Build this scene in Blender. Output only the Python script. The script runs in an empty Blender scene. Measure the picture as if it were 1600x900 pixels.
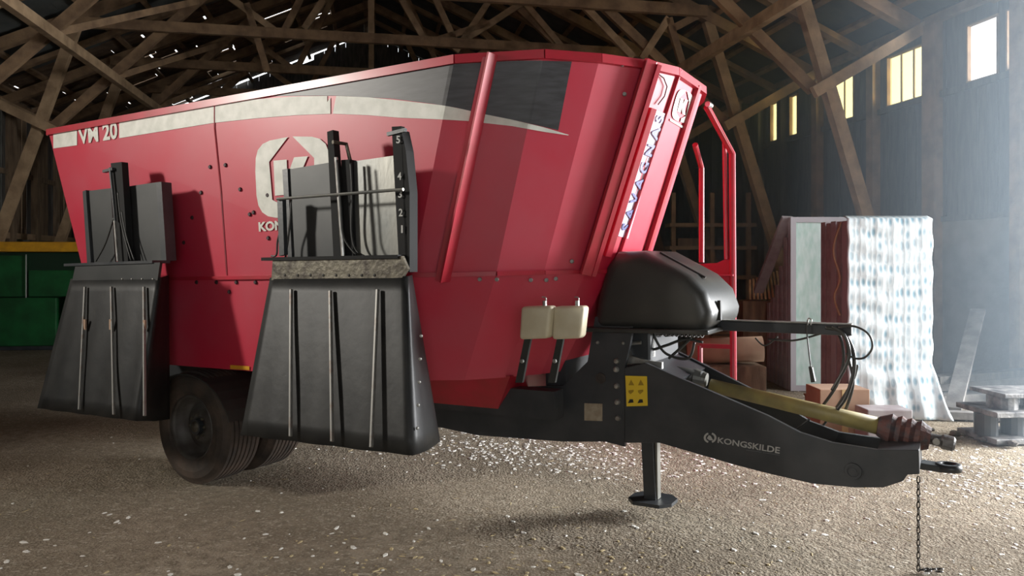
import bpy, bmesh, math, random
from mathutils import Vector, Matrix
from mathutils.geometry import intersect_ray_tri
random.seed(7)
SC = bpy.context.scene
COL = SC.collection
V3 = Vector

# ------------------------------------------------------------------ camera
EYE = 1.67
cam_d = bpy.data.cameras.new('camera'); cam = bpy.data.objects.new('camera', cam_d); COL.objects.link(cam)
cam.location = (0, 0, EYE); cam.rotation_euler = (math.pi/2, 0, 0)
cam_d.sensor_width = 36; cam_d.lens = 36*1155/1600; cam_d.shift_y = -40/1600
cam_d.clip_end = 200
SC.camera = cam

# ------------------------------------------------------------------ barn frame (n across, s along)
BA = math.atan2(.187, .982)
BN = V3((math.cos(BA), math.sin(BA), 0)); BS = V3((-math.sin(BA), math.cos(BA), 0)); UP = V3((0, 0, 1))
def B(n, s, z): return BN*n + BS*s + UP*z
BMAT = Matrix(((BN.x, BS.x, 0, 0), (BN.y, BS.y, 0, 0), (0, 0, 1, 0), (0, 0, 0, 1)))
NR, NL, NM = 8.46, -8.30, -.05      # right wall, left wall, ridge
ZE, TAN = 5.45, .44                 # eaves height, roof pitch
S0, S1 = -6.0, 24.8
HAZE = .074
def roof_z(n): return ZE + TAN*((NR - n) if n > NM else (n - NL)*(NR-NM)/(NM-NL))

# ------------------------------------------------------------------ world, lamps, exposure
W = bpy.data.worlds.new('daylight'); SC.world = W; W.use_nodes = True
bg = W.node_tree.nodes['Background']; bg.inputs[0].default_value = (.93, .97, 1, 1); bg.inputs[1].default_value = 3.0
def area(name, loc, target, sx, sy, power, col, spread=None):
    l = bpy.data.lights.new(name, 'AREA'); l.shape = 'RECTANGLE'; l.size = sx; l.size_y = sy; l.energy = power; l.color = col
    if spread: l.spread = spread
    o = bpy.data.objects.new(name, l); COL.objects.link(o); o.location = loc
    o.rotation_euler = (V3(target)-V3(loc)).to_track_quat('-Z', 'Y').to_euler()
    return o
# daylight through the right-hand doorway and left-hand window, plus added fill behind the camera
area('doorway_daylight', B(11.6, 4.6, 2.6), B(0, 5.0, .3), 3.0, 3.4, 3700, (.92, .96, 1.0))
area('window_daylight', B(-7.9, 4.6, 4.2), (-.35, 4.7, 2.15), .5, .7, 88, (1.0, .95, .86), math.radians(80))
area('rear_fill', B(0, -5.6, 3.0), B(0, 6, 2.6), 4.5, 3.2, 50, (1.0, .93, .82))
SC.view_settings.view_transform = 'Standard'; SC.view_settings.look = 'None'
SC.view_settings.exposure = 0.0; SC.view_settings.gamma = 1.0

# ------------------------------------------------------------------ materials
def mat(name, col, rough=.6, metal=0, col2=None, scale=8, bump=0, bscale=40, spec=.5, stretch=None, amount=.5, coat=0, trans=0, thr=(.35, .65), detail=6):
    m = bpy.data.materials.new(name); m.use_nodes = True; nt = m.node_tree; N = nt.nodes; L = nt.links
    p = N['Principled BSDF']; p.inputs['Base Color'].default_value = (*col, 1)
    p.inputs['Roughness'].default_value = rough; p.inputs['Metallic'].default_value = metal
    p.inputs['Specular IOR Level'].default_value = spec
    if coat: p.inputs['Coat Weight'].default_value = coat; p.inputs['Coat Roughness'].default_value = .25
    if trans: p.inputs['Transmission Weight'].default_value = trans
    tc = N.new('ShaderNodeTexCoord'); mp = N.new('ShaderNodeMapping'); L.new(tc.outputs['Object'], mp.inputs[0])
    if stretch: mp.inputs['Scale'].default_value = stretch
    if col2:
        n = N.new('ShaderNodeTexNoise'); n.inputs['Scale'].default_value = scale; n.inputs['Detail'].default_value = detail; L.new(mp.outputs[0], n.inputs[0])
        r = N.new('ShaderNodeMapRange'); r.inputs[1].default_value = thr[0]; r.inputs[2].default_value = thr[1]; r.inputs[4].default_value = amount*2 if amount < .5 else 1
        L.new(n.outputs[0], r.inputs[0])
        mx = N.new('ShaderNodeMix'); mx.data_type = 'RGBA'; mx.inputs[6].default_value = (*col, 1); mx.inputs[7].default_value = (*col2, 1)
        L.new(r.outputs[0], mx.inputs[0]); L.new(mx.outputs[2], p.inputs['Base Color'])
    if bump:
        n2 = N.new('ShaderNodeTexNoise'); n2.inputs['Scale'].default_value = bscale; n2.inputs['Detail'].default_value = 5; L.new(mp.outputs[0], n2.inputs[0])
        b = N.new('ShaderNodeBump'); b.inputs['Strength'].default_value = bump; b.inputs['Distance'].default_value = .02
        L.new(n2.outputs[0], b.inputs['Height']); L.new(b.outputs[0], p.inputs['Normal'])
    return m
M = dict(
    red=mat('red_paint', (.52, .018, .048), .45, col2=(.50, .055, .085), scale=1.6, amount=.5, bump=.05, bscale=3, coat=.1),
    red_dark=mat('red_trim_paint', (.46, .012, .035), .35, col2=(.36, .02, .03), scale=6, coat=.2),
    white=mat('white_decal', (.75, .74, .68), .5, col2=(.6, .6, .54), scale=12),
    decal=mat('charcoal_decal', (.028, .027, .03), .42, col2=(.05, .05, .055), scale=8, stretch=(1, 1, 6)),
    black=mat('black_paint', (.028, .032, .036), .42, col2=(.05, .052, .055), scale=5, bump=.05),
    plastic=mat('black_plastic', (.03, .031, .029), .38, col2=(.045, .044, .04), scale=4, bump=.03),
    rubber=mat('rubber_sheet', (.009, .0095, .010), .5, col2=(.020, .020, .019), scale=6, bump=.12, bscale=9, spec=.35),
    matt=mat('matt_black', (.018, .018, .018), .75, spec=.2),
    tire=mat('tyre_rubber', (.035, .028, .023), .8, col2=(.085, .06, .045), scale=6, bump=.2),
    rim=mat('dusty_rim', (.10, .095, .085), .55, .3, col2=(.05, .04, .035), scale=9),
    panel=mat('grey_sheet_metal', (.13, .135, .13), .42, .55, col2=(.22, .215, .19), scale=3, bump=.05, stretch=(1, 1, .4)),
    panel_dark=mat('dark_sheet_metal', (.036, .038, .038), .5, .3, col2=(.055, .056, .055), scale=3),
    rusty=mat('worn_steel', (.16, .145, .11), .5, .5, col2=(.06, .05, .04), scale=20, bump=.2),
    strip=mat('strip_steel', (.24, .235, .22), .5, .4, col2=(.15, .08, .05), scale=6, stretch=(1, 1, 2), amount=.3, thr=(.55, .7)),
    steel=mat('bright_steel', (.55, .55, .53), .35, .8, col2=(.3, .29, .27), scale=15),
    bolt=mat('zinc_bolt', (.35, .35, .33), .4, .7),
    hole=mat('dark_bolt', (.03, .008, .012), .6),
    jug=mat('cream_plastic', (.66, .60, .45), .45, col2=(.55, .48, .33), scale=7),
    yellow=mat('yellow_sticker', (.75, .52, .03), .5),
    ink=mat('black_ink', (.02, .018, .015), .6),
    pale=mat('pale_lettering', (.42, .42, .40), .55),
    pale_dim=mat('faint_lettering', (.10, .11, .115), .55),
    blue=mat('blue_lettering', (.07, .08, .25), .5),
    lilac=mat('lilac_strip', (.62, .52, .66), .5),
    plate=mat('nameplate', (.42, .36, .27), .45, .3, col2=(.32, .26, .19), scale=30),
    pto=mat('yellow_guard', (.42, .34, .12), .5, col2=(.27, .22, .10), scale=8),
    rust=mat('rusty_guard', (.12, .045, .035), .7, col2=(.05, .045, .05), scale=18, bump=.4, bscale=30),
    timber=mat('timber', (.31, .20, .11), .8, col2=(.17, .105, .06), scale=4, stretch=(1, 1, 1), bump=.25, bscale=25),
    timber2=mat('pale_timber', (.42, .29, .17), .8, col2=(.24, .16, .09), scale=4, bump=.25, bscale=25),
    board=mat('weathered_boards', (.10, .09, .078), .85, col2=(.05, .046, .042), scale=5, stretch=(3, 3, .5), bump=.3),
    board2=mat('grey_boards', (.105, .095, .08), .85, col2=(.05, .045, .04), scale=5, stretch=(3, 3, .5), bump=.3),
    brownboard=mat('brown_boards', (.24, .165, .10), .85, col2=(.12, .08, .05), scale=4, stretch=(3, 3, .5), bump=.3),
    roofm=mat('roof_sheet', (.055, .062, .060), .6, .2, col2=(.085, .086, .078), scale=3),
    roofb=mat('roof_boards', (.19, .125, .075), .85, col2=(.09, .06, .04), scale=4, bump=.3),
    concrete=mat('concrete', (.25, .24, .22), .9, col2=(.15, .145, .13), scale=2.5, bump=.4, bscale=14),
    green=mat('green_paint', (.012, .13, .035), .5, col2=(.008, .07, .02), scale=3),
    darkgreen=mat('dark_green_paint', (.006, .03, .012), .6),
    amber=mat('amber_paint', (.80, .40, .02), .5, col2=(.62, .3, .02), scale=6),
    card=mat('cardboard', (.36, .23, .15), .85, col2=(.28, .17, .11), scale=4),
    frame=mat('brown_frame', (.36, .33, .335), .6, col2=(.25, .21, .215), scale=6),
    frame_grey=mat('grey_frame', (.36, .34, .36), .5),
    grey_plank=mat('grey_plank', (.30, .28, .26), .8, col2=(.16, .15, .14), scale=6, bump=.2),
    dust=mat('dusty_metal', (.27, .26, .25), .6, .3, col2=(.06, .06, .065), scale=9, bump=.3),
    lime=mat('white_chips', (.78, .76, .70), .8),
    straw=mat('straw_bits', (.52, .42, .24), .85),
    lath=mat('lath_wood', (.50, .36, .17), .8, col2=(.3, .2, .1), scale=10),
    tarp=mat('dark_tarpaulin', (.02, .024, .023), .6, bump=.3, bscale=5),
    stone=mat('stone', (.14, .12, .10), .9, col2=(.07, .06, .05), scale=9),
)
def glass_mat(name, col, rough=.25, alpha=.5):
    m = bpy.data.materials.new(name); m.use_nodes = True; nt = m.node_tree; N = nt.nodes; L = nt.links
    N.remove(N['Principled BSDF']); out = N['Material Output']
    t = N.new('ShaderNodeBsdfTransparent'); t.inputs[0].default_value = (*col, 1)
    g = N.new('ShaderNodeBsdfTranslucent'); g.inputs[0].default_value = (*col, 1)
    d = N.new('ShaderNodeBsdfGlossy'); d.inputs[0].default_value = (.6, .65, .65, 1); d.inputs[1].default_value = rough
    a = N.new('ShaderNodeMixShader'); a.inputs[0].default_value = alpha; L.new(t.outputs[0], a.inputs[1]); L.new(g.outputs[0], a.inputs[2])
    b = N.new('ShaderNodeMixShader'); b.inputs[0].default_value = .12; L.new(a.outputs[0], b.inputs[1]); L.new(d.outputs[0], b.inputs[2])
    L.new(b.outputs[0], out.inputs[0]); return m
M['pane_yellow'] = glass_mat('yellowed_pane', (.98, .92, .62), .3, .2)
M['pane_white'] = glass_mat('dusty_pane', (.97, .98, 1.0), .3, .2)
# greenish glazing of the stored windows: diffuse, partly see-through film over glass
M['glaze'] = mat('green_glazing', (.42, .58, .52), .25, col2=(.58, .68, .65), scale=6, stretch=(3, 3, 1))
# bubble wrap
def wrap_mat():
    m = bpy.data.materials.new('bubble_wrap'); m.use_nodes = True; nt = m.node_tree; N = nt.nodes; L = nt.links
    p = N['Principled BSDF']; p.inputs['Roughness'].default_value = .55
    tc = N.new('ShaderNodeTexCoord')
    mp = N.new('ShaderNodeMapping'); mp.inputs['Scale'].default_value = (1, 1, .45); L.new(tc.outputs['Object'], mp.inputs[0])
    v = N.new('ShaderNodeTexVoronoi'); v.inputs['Scale'].default_value = 17; v.inputs['Randomness'].default_value = .35; L.new(mp.outputs[0], v.inputs[0])
    r = N.new('ShaderNodeMapRange'); r.inputs[1].default_value = .18; r.inputs[2].default_value = .46; L.new(v.outputs['Distance'], r.inputs[0])
    n = N.new('ShaderNodeTexNoise'); n.inputs['Scale'].default_value = 3.2; L.new(tc.outputs['Object'], n.inputs[0])
    r2 = N.new('ShaderNodeMapRange'); r2.inputs[1].default_value = .47; r2.inputs[2].default_value = .72; L.new(n.outputs[0], r2.inputs[0])
    mu = N.new('ShaderNodeMath'); mu.operation = 'MAXIMUM'; L.new(r.outputs[0], mu.inputs[0]); L.new(r2.outputs[0], mu.inputs[1])
    mx = N.new('ShaderNodeMix'); mx.data_type = 'RGBA'; mx.inputs[6].default_value = (.20, .33, .40, 1); mx.inputs[7].default_value = (.60, .66, .67, 1)
    L.new(mu.outputs[0], mx.inputs[0]); L.new(mx.outputs[2], p.inputs['Base Color'])
    b = N.new('ShaderNodeBump'); b.inputs['Strength'].default_value = .5; b.inputs['Distance'].default_value = .01; L.new(v.outputs['Distance'], b.inputs['Height']); L.new(b.outputs[0], p.inputs['Normal'])
    return m
M['wrap'] = wrap_mat()
def floor_mat():
    m = bpy.data.materials.new('dirt_floor'); m.use_nodes = True; nt = m.node_tree; N = nt.nodes; L = nt.links
    p = N['Principled BSDF']; p.inputs['Roughness'].default_value = .92; p.inputs['Specular IOR Level'].default_value = .2
    tc = N.new('ShaderNodeTexCoord')
    def noise(sc, det, lo, hi, sx=1):
        mp = N.new('ShaderNodeMapping'); mp.inputs['Scale'].default_value = (1, sx, 1); L.new(tc.outputs['Object'], mp.inputs[0])
        n = N.new('ShaderNodeTexNoise'); n.inputs['Scale'].default_value = sc; n.inputs['Detail'].default_value = det; L.new(mp.outputs[0], n.inputs[0])
        r = N.new('ShaderNodeMapRange'); r.inputs[1].default_value = lo; r.inputs[2].default_value = hi; L.new(n.outputs[0], r.inputs[0]); return n, r
    def mix(fac, a, b):
        mx = N.new('ShaderNodeMix'); mx.data_type = 'RGBA'; L.new(fac, mx.inputs[0])
        for i, c in ((6, a), (7, b)):
            if isinstance(c, tuple): mx.inputs[i].default_value = (*c, 1)
            else: L.new(c, mx.inputs[i])
        return mx.outputs[2]
    n1, r1 = noise(.9, 6, .35, .65)
    n2, r2 = noise(14, 8, .4, .7)
    n3, r3 = noise(60, 4, .52, .75)
    n4, r4 = noise(26, 5, .60, .70, 1.6)
    c = mix(r1.outputs[0], (.21, .17, .12), (.38, .32, .24))
    c = mix(r2.outputs[0], c, (.20, .165, .12))
    c = mix(r3.outputs[0], c, (.44, .385, .30))
    c = mix(r4.outputs[0], c, (.52, .46, .37))
    L.new(c, p.inputs['Base Color'])
    ad = N.new('ShaderNodeMath'); ad.operation = 'ADD'; L.new(n2.outputs[0], ad.inputs[0]); L.new(n3.outputs[0], ad.inputs[1])
    b = N.new('ShaderNodeBump'); b.inputs['Strength'].default_value = .7; b.inputs['Distance'].default_value = .03; L.new(ad.outputs[0], b.inputs['Height']); L.new(b.outputs[0], p.inputs['Normal'])
    return m
M['floor'] = floor_mat()

# ------------------------------------------------------------------ builders
class MB:
    def __init__(s): s.v = []; s.f = []
    def add(s, vs, fs):
        k = len(s.v); s.v += [tuple(x) for x in vs]; s.f += [tuple(i+k for i in f) for f in fs]; return s
    def box(s, lo, hi):
        a, b = lo, hi
        vs = [(x, y, z) for x in (a[0], b[0]) for y in (a[1], b[1]) for z in (a[2], b[2])]
        return s.add(vs, [(0, 1, 3, 2), (4, 6, 7, 5), (0, 4, 5, 1), (2, 3, 7, 6), (0, 2, 6, 4), (1, 5, 7, 3)])
    def beam(s, p, q, w, h, up=None):
        p = V3(p); q = V3(q); d = (q-p).normalized(); up = V3(up) if up is not None else UP
        if abs(d.dot(up)) > .98: up = V3((0, 1, 0))
        a = d.cross(up).normalized()*w/2; b = a.cross(d).normalized()*h/2
        vs = [p-a-b, p+a-b, p+a+b, p-a+b, q-a-b, q+a-b, q+a+b, q-a+b]
        return s.add(vs, [(3, 2, 1, 0), (4, 5, 6, 7), (0, 1, 5, 4), (1, 2, 6, 5), (2, 3, 7, 6), (3, 0, 4, 7)])
    def prism(s, poly, ext):
        n = len(poly); poly = [V3(x) for x in poly]; e = V3(ext)
        return s.add(poly+[x+e for x in poly], [tuple(range(n)), tuple(range(2*n-1, n-1, -1))]+[(i, (i+1) % n, (i+1) % n+n, i+n) for i in range(n)])
    def tube(s, path, r, seg=8, caps=True):
        path = [V3(x) for x in path]; rs = r if isinstance(r, (list, tuple)) else [r]*len(path)
        rings = []; a = None
        for i, p in enumerate(path):
            d = (path[min(i+1, len(path)-1)]-path[max(i-1, 0)]).normalized()
            if a is None: a = d.orthogonal().normalized()
            else: a = (a-d*a.dot(d)).normalized()
            b = d.cross(a); rings.append([p+(a*math.cos(t)+b*math.sin(t))*rs[i] for t in [2*math.pi*j/seg for j in range(seg)]])
        k = len(s.v); 
        for rg in rings: s.v += [tuple(x) for x in rg]
        for i in range(len(path)-1):
            for j in range(seg):
                s.f.append((k+i*seg+j, k+i*seg+(j+1) % seg, k+(i+1)*seg+(j+1) % seg, k+(i+1)*seg+j))
        if caps:
            s.f.append(tuple(k+j for j in range(seg))[::-1]); s.f.append(tuple(k+(len(path)-1)*seg+j for j in range(seg)))
        return s
    def lathe(s, prof, c, axis, seg=32, closed=False):
        c = V3(c); ax = V3(axis).normalized(); a = ax.orthogonal().normalized(); b = ax.cross(a)
        k = len(s.v); n = len(prof)
        for j in range(seg):
            t = 2*math.pi*j/seg; d = a*math.cos(t)+b*math.sin(t)
            for (r, h) in prof: s.v.append(tuple(c+d*r+ax*h))
        for j in range(seg):
            j2 = (j+1) % seg
            for i in range(n if closed else n-1):
                i2 = (i+1) % n
                s.f.append((k+j*n+i, k+j2*n+i, k+j2*n+i2, k+j*n+i2))
        return s
    def mesh(s, name):
        m = bpy.data.meshes.new(name); m.from_pydata(s.v, [], s.f); m.update()
        bm = bmesh.new(); bm.from_mesh(m); bmesh.ops.recalc_face_normals(bm, faces=bm.faces); bm.to_mesh(m); bm.free(); return m
    def build(s, name, m, parent=None, smooth=False, bevel=0, seg=2, loc=None):
        me = s.mesh(name); me.materials.append(m)
        if smooth:
            for p in me.polygons: p.use_smooth = True
        o = bpy.data.objects.new(name, me); COL.objects.link(o)
        if parent: o.parent = parent
        if loc: o.location = loc
        if bevel:
            b = o.modifiers.new('bevel', 'BEVEL'); b.width = bevel; b.segments = seg; b.limit_method = 'ANGLE'
        return o
def tag(o, label=None, cat=None, group=None, kind=None):
    if label: o['label'] = label
    if cat: o['category'] = cat
    if group: o['group'] = group
    if kind: o['kind'] = kind
    return o
def empty(name, loc=(0, 0, 0), rz=0, **k):
    o = bpy.data.objects.new(name, None); COL.objects.link(o); o.location = loc; o.rotation_euler = (0, 0, rz); o.empty_display_size = .2
    return tag(o, **k)
def inst(name, me, parent, matrix):
    o = bpy.data.objects.new(name, me); COL.objects.link(o); o.parent = parent
    o.matrix_basis = matrix if parent is None else parent.matrix_basis.inverted() @ matrix
    return o
def meshof(mb, name, m):
    me = mb.mesh(name); me.materials.append(m); return me
def text_polys(txt, bold=.0):
    c = bpy.data.curves.new('t', 'FONT'); c.body = txt; c.offset = bold; c.resolution_u = 3
    o = bpy.data.objects.new('t', c); me = bpy.data.meshes.new_from_object(o)
    vs = [v.co.copy() for v in me.vertices]; fs = [tuple(p.vertices) for p in me.polygons]
    bpy.data.objects.remove(o); bpy.data.curves.remove(c); bpy.data.meshes.remove(me)
    x0 = min(v.x for v in vs); x1 = max(v.x for v in vs); y0 = min(v.y for v in vs); y1 = max(v.y for v in vs)
    return [((v.x-x0)/(x1-x0), (v.y-y0)/(y1-y0)) for v in vs], fs
def quadmap(q, pts):     # q = TL, TR, BR, BL ; point (a,b), b up
    tl, tr, br, bl = [V3(x) for x in q]
    return [(bl*(1-a)+br*a)*(1-b)+(tl*(1-a)+tr*a)*b for a, b in pts]
def ray(px, py): return V3(((px-800)/1155, 1, (410-py)/1155))

# ================================================================== SETTING
# ---- floor
def fz(x, y): return .012*math.sin(x*1.7+y*.6)*math.sin(y*1.3-x*.4)
mb = MB(); nx, ny = 90, 110
gx = [-13+i*(26/nx) for i in range(nx+1)]; gy = [-7+j*(36/ny) for j in range(ny+1)]
mb.add([(x, y, -.012+fz(x, y)) for y in gy for x in gx], [(j*(nx+1)+i, j*(nx+1)+i+1, (j+1)*(nx+1)+i+1, (j+1)*(nx+1)+i) for j in range(ny) for i in range(nx)])
tag(mb.build('floor', M['floor'], smooth=True), kind='structure')

# ---- loose litter on the floor
def scatter(name, m, n, region, smin, smax, flat, label, cat, elong=1.0):
    mb = MB(); 
    for _ in range(n):
        x, y = region(); s = random.uniform(smin, smax); a = random.uniform(0, 6.28); e = random.uniform(1, elong)
        z = fz(x, y)-.012; pts = []
        k = 5
        for j in range(k):
            t = 2*math.pi*j/k+random.uniform(-.3, .3); rx = s*e*math.cos(t); ry = s*math.sin(t)
            pts.append((x+rx*math.cos(a)-ry*math.sin(a), y+rx*math.sin(a)+ry*math.cos(a), z))
        top = [(px*.7+x*.3, py*.7+y*.3, z+s*flat*random.uniform(.6, 1.2)) for px, py, _ in pts]
        mb.add(pts+top, [tuple(range(k, 2*k))]+[(j, (j+1) % k, (j+1) % k+k, j+k) for j in range(k)])
    return tag(mb.build(name, m), label, cat, kind='stuff')
def wagonlane():
    t = random.gauss(0, 1); return (.35+t*.9+random.uniform(-.4, .4), 6.55-.25*t+random.gauss(0, .38))
def rightpatch(): return (4.0+random.gauss(0, .75), 5.6+random.gauss(0, .55))
def wide():
    while True:
        x = random.uniform(-4, 5); y = random.uniform(3.2, 10)
        if random.random() < .25+.75*min(1, max(0, (x+2.5)/5)): return x, y
def nearcen(): return (random.gauss(-.1, .7), 3.55+abs(random.gauss(0, .45)))
scatter('lime_chips', M['lime'], 900, wagonlane, .003, .020, .3, 'white lime chips strewn on dirt under the wagon', 'lime chips', 1.8)
scatter('lime_chips', M['lime'], 800, rightpatch, .003, .018, .3, 'white lime chips strewn on floor beyond the hitch', 'lime chips', 2)
scatter('crumbs', M['lime'], 500, wide, .003, .010, .5, 'fine pale crumbs scattered all over the dirt floor', 'crumbs', 1.6)
scatter('wood_chips', M['straw'], 420, nearcen, .003, .012, .5, 'pale wood chips on dirt floor nearest the viewer', 'wood chips', 3)
def front(): return (random.uniform(-3, 3.2), random.uniform(3.5, 5.0))
scatter('loose_flakes', M['lime'], 130, front, .006, .017, .4, 'loose white flakes lying singly on the dirt before the wagon', 'flakes', 2.2)
scatter('straw_litter', M['straw'], 900, wide, .002, .005, .5, 'thin straw litter scattered over the barn floor', 'straw', 9)

# ---- right wall
wr = tag(empty('wall_right'), kind='structure'); wr.matrix_basis = BMAT.copy()
def Wb(mb): return mb   # barn-local coordinates are used inside wall_right
MB().box((NR, 6.3, -.1), (NR+.3, S1, 2.33)).box((NR, S0, -.1), (NR+.3, .6, 2.33)).build('concrete_base', M['concrete'], wr)
MB().box((NR-.03, 6.3, 1.06), (NR+.02, S1, 2.30)).build('concrete_panel', M['concrete'], wr)
MB().box((NR-.06, 6.3, 2.28), (NR+.1, S1, 2.36)).build('sill_beam', M['board2'], wr)
def s_at(px):   # where the sight line of a pixel column meets the right wall
    k = (px-800)/1155; Y = NR/(BN.x*k+BN.y); p = V3((k*Y, Y, 0)); return p.dot(BS)
ZB, ZT = 4.27, 5.06
wins = [(s_at(1222), s_at(1206), 'y', 1), (s_at(1247), s_at(1236), 'y', 1), (s_at(1335), s_at(1303), 'y', 2), (s_at(1447), s_at(1389), 'y', 3), (s_at(1560), s_at(1515), 'w', 1), (s_at(1593), s_at(1577), 'w', 1)]
holes = sorted((a, b) for a, b, _, _ in wins)
s = 6.3; k = 0
cut = sorted(set([6.3, S1]+[x for h in holes for x in h]))
for a, b in zip(cut[:-1], cut[1:]):
    ishole = any(abs(a-h[0]) < 1e-4 for h in holes)
    n = max(1, round((b-a)/.19))
    for i in range(n):
        x0 = a+(b-a)*i/n; x1 = a+(b-a)*(i+1)/n; dn = random.uniform(0, .018)
        m = M['board'] if random.random() < .6 else M['board2']
        segs = [(2.33, ZB), (ZT, ZE+.05)] if ishole else [(2.33, ZE+.05)]
        for z0, z1 in segs:
            MB().box((NR-.02+dn, x0+.003, z0), (NR+.012+dn, x1-.003, z1)).build('board', m, wr)
MB().box((NR+.035, 6.3, 2.3), (NR+.05, cut[1], ZE)).build('backing', M['board'], wr)
MB().box((NR, S0, 2.33), (NR+.05, .6, ZE)).box((NR, .6, 4.6), (NR+.05, 6.3, ZE)).build('boarding', M['board'], wr)
MB().box((NR-.14, S0, ZE-.16), (NR+.04, S1, ZE-.04)).build('wall_plate', M['timber'], wr)
MB().box((NR-.08, 6.3, ZB-.12), (NR-.02, S1, ZB-.03)).build('rail', M['board2'], wr)
for px, w in ((1602, .16), (1465, .26), (1372, .17), (1284, .17), (1228, .15), (1193, .15), (1168, .14), (1120, .14), (1085, .14)):
    sp = s_at(px); MB().box((NR-.17, sp-w/2, 0), (NR-.021, sp+w/2, ZE-.16)).build('post', M['timber' if px > 1250 else 'board2'], wr)
for i, (a, b, kd, np_) in enumerate(sorted(wins, key=lambda w: w[0])):
    wo = tag(empty('window_%d' % (i+1)), kind='structure'); wo.matrix_basis = BMAT.copy()
    t = .025
    MB().box((NR-.035, a-t, ZB-t), (NR+.05, a, ZT+t)).box((NR-.035, b, ZB-t), (NR+.05, b+t, ZT+t)).box((NR-.035, a, ZB-t), (NR+.05, b, ZB)).box((NR-.035, a, ZT), (NR+.05, b, ZT+t)).build('frame', M['timber'], wo)
    for j in range(np_):
        x0 = a+(b-a)*j/np_; x1 = a+(b-a)*(j+1)/np_
        MB().box((NR+.02, x0+.006, ZB), (NR+.024, x1-.006, ZT)).build('pane', M['pane_yellow' if kd == 'y' else 'pane_white'], wo)
        if j: MB().box((NR+.005, x0-.012, ZB), (NR+.03, x0+.012, ZT)).build('mullion', M['brownboard'], wo)

# ---- dusty air
hz_m = bpy.data.materials.new('dusty_air'); hz_m.use_nodes = True; nt = hz_m.node_tree; nt.nodes.remove(nt.nodes['Principled BSDF'])
vs_ = nt.nodes.new('ShaderNodeVolumeScatter'); vs_.inputs['Color'].default_value = (.70, .86, 1, 1); vs_.inputs['Density'].default_value = HAZE; vs_.inputs['Anisotropy'].default_value = .2
nt.links.new(vs_.outputs[0], nt.nodes['Material Output'].inputs['Volume'])
hz = MB().prism([(5.2, 3.0, .03), (NR-.2, 3.0, .03), (NR-.2, 3.0, ZE-.3), (5.2, 3.0, roof_z(5.2)-.45)], (0, S1-4, 0)).build('dusty_air', hz_m); hz.matrix_basis = BMAT.copy()
tag(hz, 'thin dusty haze hanging in the barn air, brightest by the right wall', 'haze', kind='stuff')

# ---- left wall
wl = tag(empty('wall_left'), kind='structure'); wl.matrix_basis = BMAT.copy()
MB().box((NL-.3, S0, -.1), (NL, S1, 2.3)).build('concrete_base', M['concrete'], wl)
MB().box((NL-.05, S0, 2.3), (NL, 3.9, ZE)).box((NL-.05, 5.3, 2.3), (NL, 15, ZE)).box((NL-.05, 3.9, 2.3), (NL, 5.3, 3.6)).build('boarding', M['brownboard'], wl)
s = 15
while s < S1-.1:
    d = random.uniform(0, .02)
    MB().box((NL-.03+d, s+.004, 2.3), (NL+d, s+.24, ZE+.05)).build('board', M['brownboard' if random.random() < .6 else 'board2'], wl); s += .25
for sp in (16.4, 17.9, 19.0, 20.3, 21.6, 23):
    MB().box((NL+.02, sp-.09, 0), (NL+.18, sp+.09, ZE-.16)).build('post', M['brownboard'], wl)
MB().box((NL-.04, S0, ZE-.16), (NL+.14, S1, ZE-.04)).build('wall_plate', M['timber'], wl)
MB().box((NL+.02, 15, 2.22), (NL+.12, S1, 2.36)).build('sill_beam', M['timber2'], wl)
MB().box((NL+.02, 15, 3.7), (NL+.07, S1, 3.82)).build('rail', M['brownboard'], wl)

# ---- back wall (gable) and the wall behind the viewer
wb = tag(empty('wall_back'), kind='structure'); wb.matrix_basis = BMAT.copy()
MB().box((NL, S1, -.1), (NR, S1+.3, 2.3)).build('concrete_base', M['concrete'], wb)
MB().prism([(NL, S1+.055, 2.3), (NR, S1+.055, 2.3), (NR, S1+.055, ZE-.1), (NM, S1+.055, roof_z(NM)-.12), (NL, S1+.055, ZE-.1)], (0, .02, 0)).build('backing', M['board'], wb)
n = NL
while n < NR-.05:
    n2 = min(n+.34, NR); lo = -.14 if random.random() < .12 else .03
    MB().prism([(n+.004, S1+.01, 2.3), (n2-.004, S1+.01, 2.3), (n2-.004, S1+.01, roof_z(n2)+lo), (n+.004, S1+.01, roof_z(n)+lo)], (0, .04, 0)).build('board', M['board'], wb); n = n2
wf = tag(empty('wall_front'), kind='structure'); wf.matrix_basis = BMAT.copy()
MB().box((NL, S0-.1, -.1), (-2.2, S0, ZE)).box((2.6, S0-.1, -.1), (NR, S0, ZE)).box((-2.2, S0-.1, 3.6), (2.6, S0, ZE)).add([(NL, S0, ZE), (NR, S0, ZE), (NM, S0, roof_z(NM))], [(0, 1, 2)]).build('boarding', M['board'], wf)

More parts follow.
